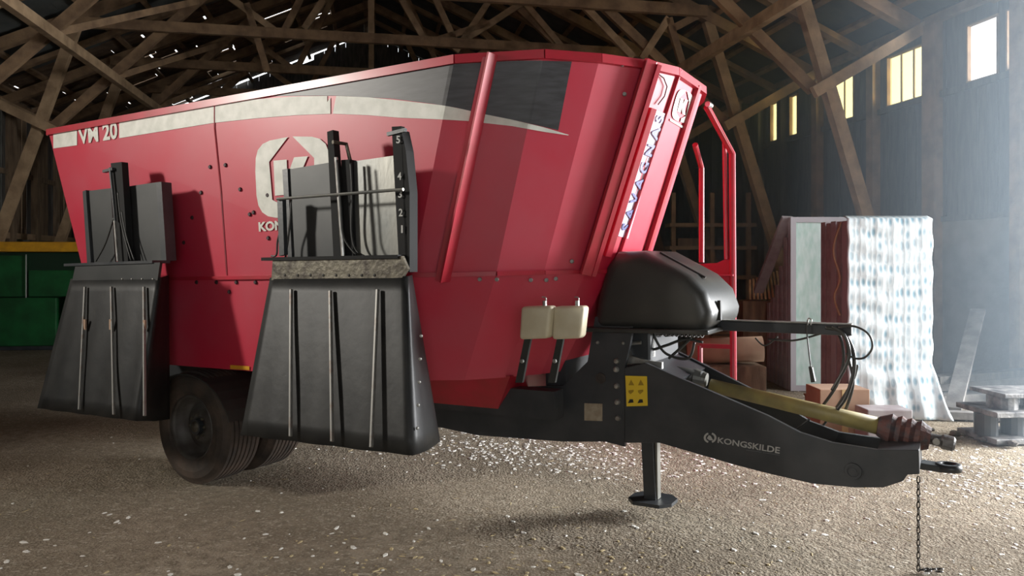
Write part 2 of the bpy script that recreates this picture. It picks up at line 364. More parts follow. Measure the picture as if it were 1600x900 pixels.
# ---- roof
ce = tag(empty('ceiling'), kind='structure')
def sheet_mesh(length):
    mb = MB(); nw = 12; st = 4; N = nw*st
    for j in (0, 1):
        for i in range(N+1): mb.v.append((j*length, i/N*1.02, .022*math.sin(i/st*2*math.pi)))
    mb.f += [(i, i+1, N+1+i+1, N+1+i) for i in range(N)]
    return meshof(mb, 'roof_sheet', M['roofm'])
slopeR = math.atan(TAN); LR = (NR-NM+.35)/math.cos(slopeR); seg = LR/3+.06
sm = sheet_mesh(seg)
tanL = TAN*(NR-NM)/(NM-NL); slopeL = math.atan(tanL)
def side_matrix(right, dist, s, lift):     # dist = distance down from the ridge along the slope
    if right:
        X = BN*math.cos(slopeR)-UP*math.sin(slopeR); o = B(NM, s, roof_z(NM))
    else:
        X = -BN*math.cos(slopeL)-UP*math.sin(slopeL); o = B(NM, s, roof_z(NM))
    Z = X.cross(BS) if right else BS.cross(X)
    if Z.z < 0: Z = -Z
    p = o+X*dist+Z*lift
    return Matrix(((X.x, BS.x, Z.x, p.x), (X.y, BS.y, Z.y, p.y), (X.z, BS.z, Z.z, p.z), (0, 0, 0, 1)))
for right in (True, False):
    s = S0
    while s < S1-.01:
        if not right and s > 17.4: break
        for j in range(3):
            inst('roof_sheet', sm, ce, side_matrix(right, j*(LR/3), s, .045+.012*(2-j)+(.006 if int(s) % 2 else 0)))
        s += 1.0
bmeshes = [meshof(MB().box((0, 0, 0), (L_, w_, .022)), 'roof_board', M['roofb']) for L_, w_ in ((2.2, .24), (1.5, .245), (3.0, .24))]
bnarrow = [meshof(MB().box((0, 0, 0), (L_, w_, .022)), 'roof_board', M['roofb']) for L_, w_ in ((.9, .16), (1.3, .19), (.6, .13))]
s = 18.0-.6
while s < S1-.2:
    d = random.uniform(-.5, .0); w = .235
    while d < LR:
        bright = s > 18.3 and 2.0 < d+1 < 8
        bmx = random.choice(bmeshes) if not (bright and random.random() < .22) else random.choice(bnarrow)
        L_ = max(v.co.x for v in bmx.vertices)
        if not (bright and random.random() < .012):
            inst('roof_board', bmx, ce, side_matrix(False, d, s, .05+random.uniform(0, .012)))
        d += L_+(random.uniform(.0, .05) if bright else .0)
    s += .238
for j in range(10):           # purlins
    for right in (True, False):
        m = side_matrix(right, .15+j*.98, 0, 0); 
        p = m @ V3((0, S0, -.03)); q = m @ V3((0, S1, -.03))
        if j == 9: p = m @ V3((-.2, S0, -.03)); q = m @ V3((-.2, S1, -.03))
        MB().beam(p, q, .10, .09, m.to_3x3() @ V3((0, 0, 1))).build('purlin', M['timber'], ce)

# ---- trusses
def T(px, py, s):           # sight line of a pixel met with the truss plane at s
    d = ray(px, py); k = s/(d.dot(BS)); p = V3((0, 0, EYE))+d*k; return (p.dot(BN), p.z)
NODE_R, NODE_L, NZ = 6.62, -6.12, 4.30
def truss(s, label, webs=(), collar=True):
    t = empty('roof_truss', B(0, s, 0), BA, label=label, cat='roof truss', group=None)
    tb = M['timber']; 
    def bm(name, a, b, w=.16, h=.2, ds=0., m=tb):
        MB().beam((a[0], ds, a[1]), (b[0], ds, b[1]), h, w, up=(0, 1, 0)).build(name, m, t)
    bm('rafter', (NR-.05, roof_z(NR-.05)-.2), (NM, roof_z(NM)-.2)); bm('rafter', (NL+.05, roof_z(NL+.05)-.2), (NM, roof_z(NM)-.2))
    bm('leg', (8.22, 0), (6.18, roof_z(6.18)-.28), .14, .19, .0, M['timber2']); bm('leg', (-7.72, 0), (-5.62, roof_z(-5.62)-.28), .14, .19, .0, M['timber2'])
    bm('strut', (NODE_R-.15, NZ-.1), (NR-.05, 5.32), .09, .17, -.13, M['timber2']); bm('strut', (NODE_L+.15, NZ-.1), (NL+.05, 5.32), .09, .17, -.13, M['timber2'])
    bm('diagonal_chord', (NODE_R, NZ), (2.6, roof_z(2.6)-.3), .1, .17, .12); bm('diagonal_chord', (NODE_L, NZ), (-2.7, roof_z(-2.7)-.3), .1, .17, .12)
    if collar: bm('collar_tie', (6.1, 6.32), (-5.9, 6.32), .11, .2, -.12)
    for a, b in webs: bm('web', a, b, .08, .13, .02, M['timber2'] if random.random() < .4 else tb)
    return t
def W_(s, *prs): return [(T(*a, s), T(*b, s)) for a, b in prs]
stdw = [((1.8, 6.32), (.9, 8.2)), ((-1.8, 6.32), (-.9, 8.2)), ((1.8, 6.32), (3.2, 7.3)), ((-1.8, 6.32), (-3.2, 7.3)), ((0, 6.32), (0, 8.7)), ((4.2, 6.32), (3.3, 7.3))]
truss(6.0, 'roof truss above the drawbar end, nearest the viewer', stdw)
truss(10.1, 'timber roof truss whose leg comes down behind the wrapped windows', stdw)
truss(12.9, 'timber roof truss with strut rising to the twin narrow windows', stdw+W_(12.9, ((1045, 28), (1003, 92)), ((1050, 45), (1137, 0)), ((1045, 28), (1068, 105)), ((905, 0), (990, 90))))
truss(15.75, 'timber roof truss with long collar tie just above the wagon rim', stdw+W_(15.75, ((385, 5), (418, 112)), ((628, 0), (667, 68)), ((665, 68), (765, 36)), ((765, 0), (712, 80)), ((475, 45), (505, 0))))
truss(18.6, 'timber roof truss fourth from the far gable', stdw)
truss(21.4, 'smallest timber roof truss seen, nearest the far gable', stdw)
for s in (8.7, 11.5, 14.3, 17.2, 20.0, 22.8):
    for right in (True, False):
        e = NR if right else NL
        MB().beam(B(e, s, ZE-.16), B(NM, s, roof_z(NM)-.16), .1, .16, BS).build('rafter', M['timber'], ce)
for n_, z_ in ((-4.83, 5.2), (5.5, 5.15)):
    MB().beam(B(n_, 3, z_), B(n_, S1, z_), .12, .17).build('runner_beam', M['timber2'], ce)
# slanting braces between trusses on the left
for s in (12.9, 15.75, 18.6):
    MB().beam(B(-5.0, s, 5.3), B(-3.4, s+2.8, 6.9), .06, .12).build('brace', M['timber'], ce)

# ================================================================== WAGON
ang = math.atan2(1155, 1935)
F = V3((math.cos(ang), -math.sin(ang), 0)); Wd = V3((math.sin(ang), math.cos(ang), 0)); t_ = math.radians(1.3)
F2 = F*math.cos(t_)+UP*math.sin(t_); U2 = UP*math.cos(t_)-F*math.sin(t_)
R3 = Matrix(((F2.x, Wd.x, U2.x), (F2.y, Wd.y, U2.y), (F2.z, Wd.z, U2.z)))
piv = V3((-2.19, 5.39, .42)); org = piv-R3 @ V3((0, 0, .42))
wag = empty('feed_mixer_wagon', org, label='big red trailed feed mixer wagon standing on the dirt floor', cat='feed mixer wagon')
wag.rotation_euler = R3.to_euler()
RI = R3.transposed(); CL = RI @ (V3((0, 0, EYE))-org)
def LR_(px, py): return RI @ ray(px, py)
def P(px, py, v):           # sight line met with a plane v = const of the wagon (v runs across it)
    d = LR_(px, py); k = (v-CL.y)/d.y; return CL+d*k
VC = 1.25
def ringmirror(r): return r+[(u, 2*VC-v, z) for u, v, z in reversed(r)]
top = [(-2.08, .45, 2.84), (-1.97, -.10, 2.85), (2.27, -.07, 2.79), (2.72, .16, 2.80), (2.95, .42, 2.80), (3.14, .73, 2.80), (3.225, .96, 2.80)]
sea = [(-1.71, .50, 1.56), (-1.61, .00, 1.56), (1.88, .0, 1.55), (2.33, .23, 1.55), (2.53, .455, 1.55), (2.69, .715, 1.55), (2.765, .915, 1.55)]
bot = [(-1.39, .50, .89), (-1.30, .05, .89), (1.55, .05, .89), (2.04, .30, .89), (2.21, .495, .89), (2.35, .72, .89), (2.41, .88, .89)]
top = ringmirror(top); sea = ringmirror(sea); bot = ringmirror(bot)
NRg = len(top)
mb = MB(); mb.v = top+sea+bot
for k in range(2):
    for i in range(NRg):
        j = (i+1) % NRg; mb.f.append((k*NRg+i, k*NRg+j, (k+1)*NRg+j, (k+1)*NRg+i))
tris = []
for f in mb.f:
    a, b, c, d = [V3(mb.v[i]) for i in f]; tris += [(a, b, c), (a, c, d)]
mb.f.append(tuple(range(2*NRg, 3*NRg)))
hop = mb.build('hopper', M['red'], wag)
so = hop.modifiers.new('t', 'SOLIDIFY'); so.thickness = .012; so.offset = -1
def H(px, py, off=.006, w=None):    # sight line met with the hopper skin, lifted outwards
    d = LR_(px, py); best = None
    for a, b, c in tris:
        hit = intersect_ray_tri(a, b, c, d, CL, True)
        if hit:
            k = (hit-CL).length
            if best is None or k < best[0]:
                n = (b-a).cross(c-a).normalized()
                if n.dot(d) > 0: n = -n
                best = (k, hit, n)
    if best is None: return None
    return best[1]+best[2]*off
def strip(cols, off=.004, name='stripe', m=None, parent=None):
    """cols = [(x, ytop, ybottom)] sampled and laid on the hopper skin"""
    SL = -.1965 if cols[-1][0] > 520 else 0
    def f(x, k):
        for p, q in zip(cols[:-1], cols[1:]):
            if x <= q[0]: t = (x-p[0])/(q[0]-p[0]); return p[k]+(q[k]-p[k])*t
        return cols[-1][k]
    def solve(c, k):
        y = f(c, k)
        for _ in range(6): y = f(c+SL*(y-87), k)
        return (c+SL*(y-87), y)
    mb = MB(); pts = []; K = 4
    c0 = cols[0][0]-SL*(cols[0][1]-87); c1 = cols[-1][0]-SL*(cols[-1][1]-87)
    n = max(2, int((c1-c0)/6)); cs = [c0+(c1-c0)*i/n for i in range(n+1)]
    for e in (712.0, 850.0):
        if c0 < e < c1: cs = [c for c in cs if abs(c-e) > 2]+[e-.4, e+.4]
    for c in sorted(cs):
        (xa, ya), (xb, yb) = solve(c, 1), solve(c, 2)
        pts.append([H(xa+(xb-xa)*j/K, ya+(yb-ya)*j/K, off) for j in range(K+1)])
    for r in pts: mb.v += [tuple(p) for p in r]
    for i in range(len(pts)-1):
        for j in range(K): mb.f.append((i*(K+1)+j, (i+1)*(K+1)+j, (i+1)*(K+1)+j+1, i*(K+1)+j+1))
    return mb.build(name, m, parent)
strip([(84, 209, 232), (121, 204, 227)], name='stripe', m=M['white'], parent=hop)
WS = [(187, 191, 216), (335, 163, 192), (400, 155, 185), (462, 151, 180), (512, 150, 178)]
strip(WS, name='stripe', m=M['white'], parent=hop)
strip([(526, 150, 178), (575, 152, 180), (625, 157, 184), (695, 165, 187), (730, 172, 189), (755, 178, 192), (800, 187, 197), (850, 199, 206), (888, 210.5, 211.5)], name='stripe', m=M['white'], parent=hop)
strip([(508, 166, 178), (517, 152, 178)], off=.0045, name='stripe_remnant', m=M['white'], parent=hop)
strip([(427, 149, 150), (525, 129, 149.5), (612, 114, 154), (675, 101, 162), (712, 96, 168), (755, 96, 178), (800, 95, 187), (850, 95, 198), (893, 96, 209)], off=.005, name='dark_swoosh', m=M['decal'], parent=hop)
def Hq(q, pts, off=.006):
    (tlx, tly), (trx, try_), (brx, bry), (blx, bly) = q; out = []
    q3 = [H(x, y, off) for x, y in q]
    return quadmap(q3, pts)
def ontext(txt, q3, m, parent, bold=.02, name='lettering'):
    pts, fs = text_polys(txt, bold); return MB().add(quadmap(q3, pts), fs).build(name, m, parent)
ontext('VM 20', [H(*p, .007) for p in ((123, 202), (184, 189), (185, 217), (125, 226))], M['white'], hop, .03, 'lettering')
def emblem(q3, parent, m):
    hl = [(.47, 1.0), (.22, .975), (.12, .94), (.05, .87), (.015, .77), (0, .6), (.0, .3), (.02, .17), (.07, .08), (.15, .025), (.26, 0), (.44, .0), (.44, .11), (.22, .23), (.20, .71)]
    for mirror in (0, 1):
        pts = [((1-a) if mirror else a, b) for a, b in hl]
        mb = MB().add(quadmap(q3, pts), [tuple(range(len(pts)))]); mb.build('emblem_ring', m, parent)
    MB().add(quadmap(q3, [(.26, .72), (.44, .72), (.44, .28), (.26, .28)]), [(0, 1, 2, 3)]).build('emblem_letter', m, parent)
    MB().add(quadmap(q3, [(.54, .74), (.72, .74), (.60, .5), (.74, .26), (.56, .26), (.46, .44), (.46, .56)]), [tuple(range(7))]).build('emblem_letter', m, parent)
emblem([H(*p, .008) for p in ((398, 219), (516, 208), (520, 335), (404, 342))], hop, M['white'])
ontext('KONGSKILDE', [H(*p, .008) for p in ((405, 347), (515, 338), (516, 353), (406, 362))], M['white'], hop, .04)
emblem([H(*p, .008) for p in ((1059, 136), (1083, 147), (1073, 194), (1046, 184))], hop, M['white'])
MB().add([H(*p, .008) for p in ((1046, 185), (1066, 197), (1065, 200), (1045, 188))], [(0, 1, 2, 3)]).build('wordmark', M['white'], hop)
MB().add([H(*p, .008) for p in ((361, 570), (391, 572), (391, 578), (361, 576))], [(0, 1, 2, 3)]).build('orange_sticker', M['amber'], hop)
# rim, panel seam, ribs
ring = [V3(p) for p in top]
for i in range(NRg):
    a, b = ring[i], ring[(i+1) % NRg]
    mb = MB().beam(a-V3((0, 0, .02)), b-V3((0, 0, .02)), .035, .05)
    mb.build('rim_bar', M['red_dark'], wag)
def onskin(px, py, off): return H(px, py, off)
MB().tube([H(336, y, .003) for y in (158, 200)]+[H(346, 300, .003), H(355, 430, .003)], .006, 6).build('panel_seam', M['red_dark'], wag)
def rib(name, pts, w, d, m=M['red_dark']):     # angle-iron rib following the skin, standing out by d
    mb = MB(); 
    a = [H(x-w/2, y, -.005) for x, y in pts]; b = [H(x+w/2, y, -.005) for x, y in pts]
    a2 = [H(x-w/2, y, d) for x, y in pts]; b2 = [H(x+w/2, y, d) for x, y in pts]
    n = len(pts)
    mb.v = [tuple(p) for l in (a, b, b2, a2) for p in l]
    for i in range(n-1):
        for r in range(4):
            q = (r+1) % 4; mb.f.append((r*n+i, q*n+i, q*n+i+1, r*n+i+1))
    mb.f += [(0, n, 2*n, 3*n), (n-1, 2*n-1, 3*n-1, 4*n-1)]
    return mb.build(name, m, wag)
rib('rib', [(764, 90), (690, 434)], 17, .05)
MB().beam(H(771, 85, .06), H(697, 436, .06), .012, .09, (0, 1, 0)).build('rib_flange', M['red_dark'], wag)
MB().beam(V3(top[5])+V3((.02, -.05, .0)), V3(sea[5])+V3((.02, -.05, -.02)), .075, .03, (1, -.6, 0)).build('corner_rib', M['red_dark'], wag, bevel=.004)
MB().beam(V3(top[5])+V3((.035, -.0, -.02)), V3(sea[5])+V3((.035, -.0, -.02)), .03, .07, (1, -.6, 0)).build('corner_rib', M['red_dark'], wag)
# channel with lilac lettering strip on the front facet
def lerp(a, b, t): return a+(b-a)*t
def fp(i, j, t, h, off):      # point on hopper skin between ring points i,j (fraction t), height fraction h from top to seam
    a = lerp(V3(top[i]), V3(top[j]), t); b = lerp(V3(sea[i]), V3(sea[j]), t); p = lerp(a, b, h)
    n = (V3(top[j])-V3(top[i])).cross(V3(sea[i])-V3(top[i])).normalized()
    if n.dot(p-V3((1, VC, 2))) < 0: n = -n
    return p+n*off
a, b = H(1018, 172, .04), H(962, 380, .04)
ch = MB().beam(H(1012, 168, .03), H(941, 398, .03), .05, .06, (1, -.5, 0)).build('guide_channel', M['red_dark'], wag, bevel=.004)
def facequad(pts, off): return [H(*p, off) for p in pts]
q3 = facequad(((1023, 172), (1037, 177), (979, 372), (964, 368)), .012)
MB().add(q3, [(0, 1, 2, 3)]).build('text_strip', M['lilac'], wag)
tl, tr, br, bl = [V3(p) for p in facequad(((1025, 178), (1035, 181), (979, 362), (968, 358)), .016)]
ontext('S A V A G N A S', [bl, tl, tr, br], M['blue'], wag, .03)
# dark inner recess facet border and front edge rib
MB().beam(V3(top[6])+V3((.01, .42, -.02)), V3(sea[6])+V3((.01, .51, -.02)), .05, .03, (1, 0, 0)).build('corner_rib', M['red_dark'], wag)
MB().beam(fp(6, 7, .06, .0, .012), fp(6, 7, .06, 1, .012), .012, .02, (1, 0, 0)).build('weld_bead', M['red_dark'], wag)
MB().tube([H(*p, .012) for p in ((1022, 112), (1035, 122), (1040, 135), (1036, 150), (1026, 163))], .004, 6).build('cable', M['plastic'], wag)
# seam flange and bolts
for k in range(1, 7):
    a = V3(sea[k]); b = V3(sea[k+1]); n = (b-a).cross(V3((0, 0, 1))).normalized()
    MB().beam(a+V3((0, 0, .0))+n*.012, b+n*.012, .02, .025).build('flange', M['red_dark'], wag)
mb = MB()
bl_ = [(329, 261), (353, 258), (315, 301), (376, 296), (301, 340), (391, 335), (288, 379), (397, 332), (308, 441), (339, 441), (370, 441), (400, 441), (420, 372), (359, 456), (419, 305)]
for p in bl_:
    c = H(*p, .004); 
    if c: mb.lathe([(0, .008), (.012, .008), (.016, 0)], c, (0, -1, 0), 8)
tag(mb.build('bolts', M['hole'], wag), kind='stuff')
mb = MB()
for p in [(750, 436), (776, 436), (829, 437), (853, 437), (868, 435), (960, 437), (915, 408), (893, 408), (975, 147), (971, 101)]:
    c = H(*p, .006)
    if c: mb.lathe([(0, .012), (.011, .012), (.014, 0)], c, (.3, -1, 0), 8)
tag(mb.build('bolts', M['bolt'], wag), kind='stuff')
# funnel under the hopper
MB().add([(1.35, .5, .9), (2.25, .5, .9), (2.25, 2, .9), (1.35, 2, .9), (1.5, .62, .66), (2.08, .62, .66), (2.08, 1.9, .66), (1.5, 1.9, .66)], [(0, 1, 5, 4), (1, 2, 6, 5), (2, 3, 7, 6), (3, 0, 4, 7), (4, 5, 6, 7)]).build('hopper_foot', M['red_dark'], wag)

# --- chassis and drawbar
def plate(name, pts, v, th, m, parent=wag, bevel=0): return MB().prism([P(x, y, v) for x, y in pts], (0, th, 0)).build(name, m, parent, bevel=bevel)
VD = .85
chp = [(930, 495), (992, 495), (984, 540), (976, 575), (976, 698), (945, 690), (880, 690), (745, 680), (690, 668), (600, 662), (600, 630), (690, 638), (748, 642), (785, 606), (880, 603), (918, 565)]
cp = plate('chassis_plate', chp, VD, .03, M['black'])
dbp = [(976, 575), (1008, 567), (1060, 590), (1130, 620), (1200, 650), (1250, 676), (1300, 692), (1370, 703), (1436, 703), (1437, 741), (1418, 742), (1411, 752), (1380, 762), (1335, 762), (1270, 756), (1200, 740), (1150, 727), (1030, 692), (976, 692)]
db = plate('drawbar', dbp, VD-.012, .035, M['black'], bevel=.004)
far = [P(x, y, VD) for x, y in dbp]
vf = lambda u: 1.50-.36*min(1, max(0, (u-3.05)/1.0))
MB().prism([(p.x, vf(p.x), p.z) for p in far], (0, .03, 0)).build('drawbar_far_side', M['black'], wag)
farc = [P(x, y, VD) for x, y in chp]
MB().prism([(p.x, 1.66, p.z) for p in farc], (0, .03, 0)).build('chassis_plate', M['black'], wag)
f0 = P(1250, 757, VD); f1 = P(1436, 741, VD); t1 = P(1436, 703, VD)
MB().prism([P(x, y, VD) for x, y in [(1270, 754), (1335, 759), (1380, 759), (1411, 749), (1418, 741), (1400, 730), (1380, 745), (1270, 740)]], (0, .28, 0)).build('drawbar_bottom', M['black'], wag)
MB().prism([P(x, y, VD) for x, y in [(976, 578), (1008, 570), (1060, 593), (1055, 600), (1005, 585), (976, 592)]], (0, .68, 0)).build('cross_plate', M['black'], wag)
MB().prism([P(x, y, VD) for x, y in [(1370, 704), (1436, 704), (1436, 740), (1400, 740)]], (0, .32, 0)).build('nose_block', M['black'], wag)
MB().box((-1.4, .62, .62), (2.5, .74, .80)).build('chassis_beam', M['black'], wag)
MB().box((-1.4, 1.80, .62), (2.5, 1.92, .80)).build('chassis_beam', M['black'], wag)
MB().box((2.3, VD+.03, .55), (2.45, 1.66, 1.2)).build('chassis_crossmember', M['black'], wag)
# markings on the drawbar
def onv(q, v): return [P(x, y, v) for x, y in q]
yst = MB().add(onv([(977, 587), (1011, 588), (1012, 634), (979, 635)], VD-.016), [(0, 1, 2, 3)]).build('warning_sticker', M['yellow'], db)
yst['label'] = 'yellow warning pictogram sticker'
for i in range(2):
    for j in range(3):
        x = 986+i*15; y = 598+j*14
        if j == 0: q = [(x-4, y+4), (x, y-5), (x+5, y+4)]
        elif j == 1: q = [(x-4, y-2), (x+4, y-3), (x+4, y), (x-1, y+4), (x-4, y+1)]
        else: q = [(x-5, y+4), (x-2, y-2), (x+3, y-2), (x+4, y+3)]
        MB().add(onv(q, VD-.018), [tuple(range(len(q)))]).build('pictogram', M['ink'] if j == 2 else mat('ochre_ink', (.35, .22, .01)), db)
MB().prism(onv([(913, 630), (941, 631), (941, 658), (913, 657)], VD-.004), (0, .004, 0)).build('nameplate', M['plate'], cp)
for p in ((964, 564), (963, 577), (964, 603), (965, 628), (966, 653)):
    c = P(*p, VD); MB().lathe([(0, .022), (.013, .02), (.018, .012), (.02, 0)], c, (0, -1, 0), 12).build('bolt', M['steel'], cp)
for p in ((934, 535), (974, 536)):
    c = P(*p, VD); MB().lathe([(0, .014), (.009, .012), (.012, 0)], c, (0, -1, 0), 10).build('bolt', M['bolt'], cp)
c = P(939, 591, VD); MB().lathe([(.0, .004), (.02, .004), (.02, .010), (.034, .010), (.036, 0)], c, (0, -1, 0), 16).build('round_cover', M['rim'], cp)
c = P(1333, 736, VD-.012); MB().lathe([(0, .006), (.018, .006), (.018, .003), (.03, .003), (.03, .008), (.042, .008), (.044, 0)], c, (0, -1, 0), 24).build('pivot_boss', M['black'], db)
q = onv([(1122, 683), (1219, 699), (1218, 709), (1121, 692)], VD-.0165); ontext('KONGSKILDE', q, M['pale'], db, .02)
q = onv([(1165, 701), (1218, 709), (1218, 713), (1165, 705)], VD-.0165); MB().add(onv([(1166, 702.6), (1190, 706), (1190, 707), (1166, 703.6)], VD-.0165), [(0, 1, 2, 3)]).add(onv([(1192, 706.5), (1218, 710.5), (1218, 711.5), (1192, 707.5)], VD-.0165), [(0, 1, 2, 3)]).build('small_print', M['pale_dim'], db)
# roundel: two arcs and a leaf shape
cx, cy = 1109.5, 684
for sg in (0, 1):
    pts = []
    for k in range(9): t = math.radians(110+k*17.5+180*sg); pts.append((cx+10*math.cos(t), cy-8.5*math.sin(t)))
    for k in range(8, -1, -1): t = math.radians(110+k*17.5+180*sg); pts.append((cx+6.8*math.cos(t), cy-5.6*math.sin(t)))
    MB().add(onv(pts, VD-.0165), [tuple(range(len(pts)))]).build('emblem_arc', M['pale'], db)
MB().add(onv([(cx-5, cy+1), (cx-2, cy-4), (cx+1, cy-3), (cx+5, cy+4), (cx-1, cy+4)], VD-.0165), [(0, 1, 2, 3, 4)]).build('emblem_letter', M['pale'], db)
# white inner deck seen at the drawbar nose
# hitch eye
he = P(1436, 725, 1.15)
hm = MB().beam(P(1436, 725, 1.15), P(1474, 731, 1.15), .10, .035); hm.build('hitch_tongue', M['black'], wag, bevel=.006)
c = P(1482, 730, 1.15); MB().lathe([(.035, -.02), (.062, -.018), (.066, 0), (.062, .018), (.035, .02)], c, (0, 0, 1), 24, True).build('hitch_eye', M['black'], wag, smooth=True)
# chain
ch0 = org+R3 @ P(1435, 745, 1.05); chain = []
L = .034; z = ch0.z; i = 0
chm = MB()
while z > .03:
    a = (i % 2)*math.pi/2
    pts = [V3((ch0.x+math.cos(a)*.0085*math.cos(t), ch0.y+math.sin(a)*.0085*math.cos(t), z-L/2+math.sin(t)*L*.62)) for t in [k*math.pi/4 for k in range(9)]]
    chm.tube(pts, .0032, 5); z -= L; i += 1
for k in range(6):
    cxx = ch0.x+.02+.02*k; cyy = ch0.y-.02*math.sin(k*2)
    pts = [V3((cxx+L*.6*math.cos(t), cyy+.0085*math.sin(t), .008+fz(cxx, cyy)+.002*(k % 2))) for t in [k2*math.pi/4 for k2 in range(9)]]
    chm.tube(pts, .0035, 5)
MI = wag.matrix_basis.inverted()
chm.v = [tuple(MI @ V3(p)) for p in chm.v]
tag(chm.build('safety_chain', mat('chain_steel', (.06, .055, .05), .5, .6), wag), kind='stuff')
# jack
jt = P(1012, 640, 1.2); jb = P(1020, 782, 1.2)
jk = MB().beam((jt.x, 1.2, jt.z), (jb.x-.005, 1.2, jb.z+.01), .085, .085, (1, 0, 0)).build('jack_leg', M['black'], wag, bevel=.006)
MB().prism([(jb.x+a, 1.2+b, jb.z-.005) for a, b in ((-.15, -.06), (-.09, -.13), (.09, -.13), (.15, -.06), (.15, .06), (.09, .13), (-.09, .13), (-.15, .06))], (0, 0, .022)).build('jack_foot', M['black'], jk)
MB().beam((jb.x+.046, 1.2, jt.z), (jb.x+.04, 1.2, jb.z+.02), .06, .012, (1, 0, 0)).build('jack_lit_face', M['panel'], jk)  # lit look of the jack's right-hand face, painted as a paler strip

# --- gearbox hood
prof = [(2.66, 1.17), (2.69, 1.36), (2.76, 1.58), (2.84, 1.675), (3.02, 1.675), (3.30, 1.52), (3.40, 1.42), (3.44, 1.30), (3.42, 1.175)]
hd = MB().prism([(u, .83, z) for u, z in prof], (0, .74, 0)).build('gearbox_hood', M['plastic'], wag, smooth=True, bevel=.085, seg=5)
hd.modifiers['bevel'].limit_method = 'ANGLE'; hd.modifiers['bevel'].angle_limit = math.radians(50)
MB().prism([(2.62, .80, 1.165), (3.43, .80, 1.165), (3.43, 1.6, 1.165), (2.62, 1.6, 1.165)], (0, 0, .028)).build('hood_lip', M['plastic'], hd, bevel=.008)
sl = MB().beam((3.05, 1.08, 1.664), (3.34, 1.08, 1.50), .022, .012); sl.build('hood_slot', M['ink'], hd)
MB().box((3.43, 1.0, 1.24), (3.45, 1.03, 1.36)).build('hood_slot', M['ink'], hd)
# supply arm
A0 = P(1118, 508, 1.15); A1 = P(1332, 516, 1.15)
arm = MB().beam(A0, A1, .06, .062).build('hose_arm', M['black'], wag, bevel=.008)
MB().beam(A0+V3((.03, 0, .035)), A1+V3((0, 0, .035)), .07, .006).build('arm_top_plate', M['steel'], arm)
MB().beam(P(1120, 512, 1.15), P(1040, 520, 1.15), .05, .05).build('arm_bracket', M['black'], wag)
def smooth_path(pts, n=8):
    out = []; P_ = [V3(p) for p in pts]; P_ = [P_[0]]+P_+[P_[-1]]
    for i in range(1, len(P_)-2):
        for k in range(n):
            t = k/n; a, b, c, d = P_[i-1:i+3]
            out.append(.5*((2*b)+(c-a)*t+(2*a-5*b+4*c-d)*t*t+(3*b-a-3*c+d)*t**3))
    out.append(P_[-2]); return out
def hose(name, pts, v, r, m=M['plastic'], parent=wag):
    if not isinstance(v, (list, tuple)): v = [v]*len(pts)
    return MB().tube(smooth_path([P(x, y, vv) for (x, y), vv in zip(pts, v)]), r, 8).build(name, m, parent, smooth=True)
hose('hose', [(1290, 512), (1315, 518), (1332, 545), (1334, 580), (1322, 620), (1308, 640)], 1.12, .011)
hose('hose', [(1295, 514), (1312, 525), (1318, 560), (1308, 600), (1285, 635)], 1.18, .009)
hose('hose', [(1300, 510), (1318, 522), (1327, 550), (1320, 575), (1300, 610)], 1.10, .010)
hose('hose', [(1305, 512), (1322, 530), (1326, 560), (1333, 600), (1318, 650)], 1.2, .009)
hose('looped_cable', [(1310, 512), (1335, 510), (1357, 522), (1363, 542), (1352, 558), (1336, 560), (1322, 552)], 1.1, .006)
hose('cable', [(1262, 500), (1261, 520), (1264, 550), (1267, 575)], 1.1, .004)
hose('cable', [(1200, 530), (1240, 532), (1280, 522), (1300, 515)], 1.14, .006)
hose('cable', [(1180, 528), (1195, 540), (1215, 526)], 1.14, .005)
MB().prism(onv([(1263, 573), (1269, 574), (1274, 597), (1267, 598)], 1.1), (0, .04, 0)).build('cable_plug', M['plastic'], wag, bevel=.003)
hose('clip', [(1262, 508), (1263, 498), (1268, 500), (1267, 508)], 1.1, .004, M['steel'])
hose('hose', [(1340, 570), (1330, 600), (1290, 660), (1260, 690), (1240, 695)], 1.2, .007)
hose('hose', [(1265, 655), (1240, 675), (1225, 690)], 1.0, .007)
# coiled cable under the hood
pts = []
a = P(1022, 516, 1.0); b = P(1098, 520, 1.0)
for k in range(12*10+1):
    t = k/120; th = 2*math.pi*12*t; pts.append(a.lerp(b, t)+V3((0, math.cos(th)*.028, math.sin(th)*.03)))
MB().tube(pts, .0055, 5).build('coiled_cable', M['rim'], wag, smooth=True)
for q in ([(1000, 520), (1015, 545), (1040, 540), (1070, 530), (1098, 535)], [(1020, 522), (1040, 552), (1075, 560), (1085, 535)], [(1045, 560), (1062, 545), (1080, 528)]):
    hose('hose', q, 1.0, .009)
# gearbox, driveline
MB().box((2.80, .95, .95), (3.02, 1.5, 1.17)).build('gearbox', M['black'], wag, bevel=.02)
g0 = P(1035, 580, 1.15); g1 = P(1100, 590, 1.15)
MB().tube([P(1010, 574, 1.15), P(1098, 592, 1.15)], [.05, .05], 16).build('input_shaft_guard', M['plastic'], wag, smooth=True)
MB().tube([P(1086, 590, 1.15), P(1104, 594, 1.15)], [.06, .045], 16).build('guard_ring', M['panel'], wag)
MB().prism(onv([(976, 556), (982, 545), (986, 556), (1010, 563), (1034, 566), (1034, 580), (1020, 578), (1010, 568), (976, 568)], .92), (0, .03, 0)).build('bracket', M['steel'], wag)
MB().tube([P(1002, 535, .93), P(982, 537, .93)], .012, 8).build('pin', M['steel'], wag)
MB().box((2.98, .98, 1.0), (3.02, 1.03, 1.12)).build('bracket', M['steel'], wag)
s0 = P(1110, 602, 1.15); s1 = P(1378, 667, 1.15)
pt = MB().tube([s0, s0.lerp(s1, .5), s1], [.042, .045, .05], 16).build('pto_shaft', M['pto'], wag, smooth=True)
d = (s1-s0).normalized()
rings = [s1-d*.02]; rad = [.055]
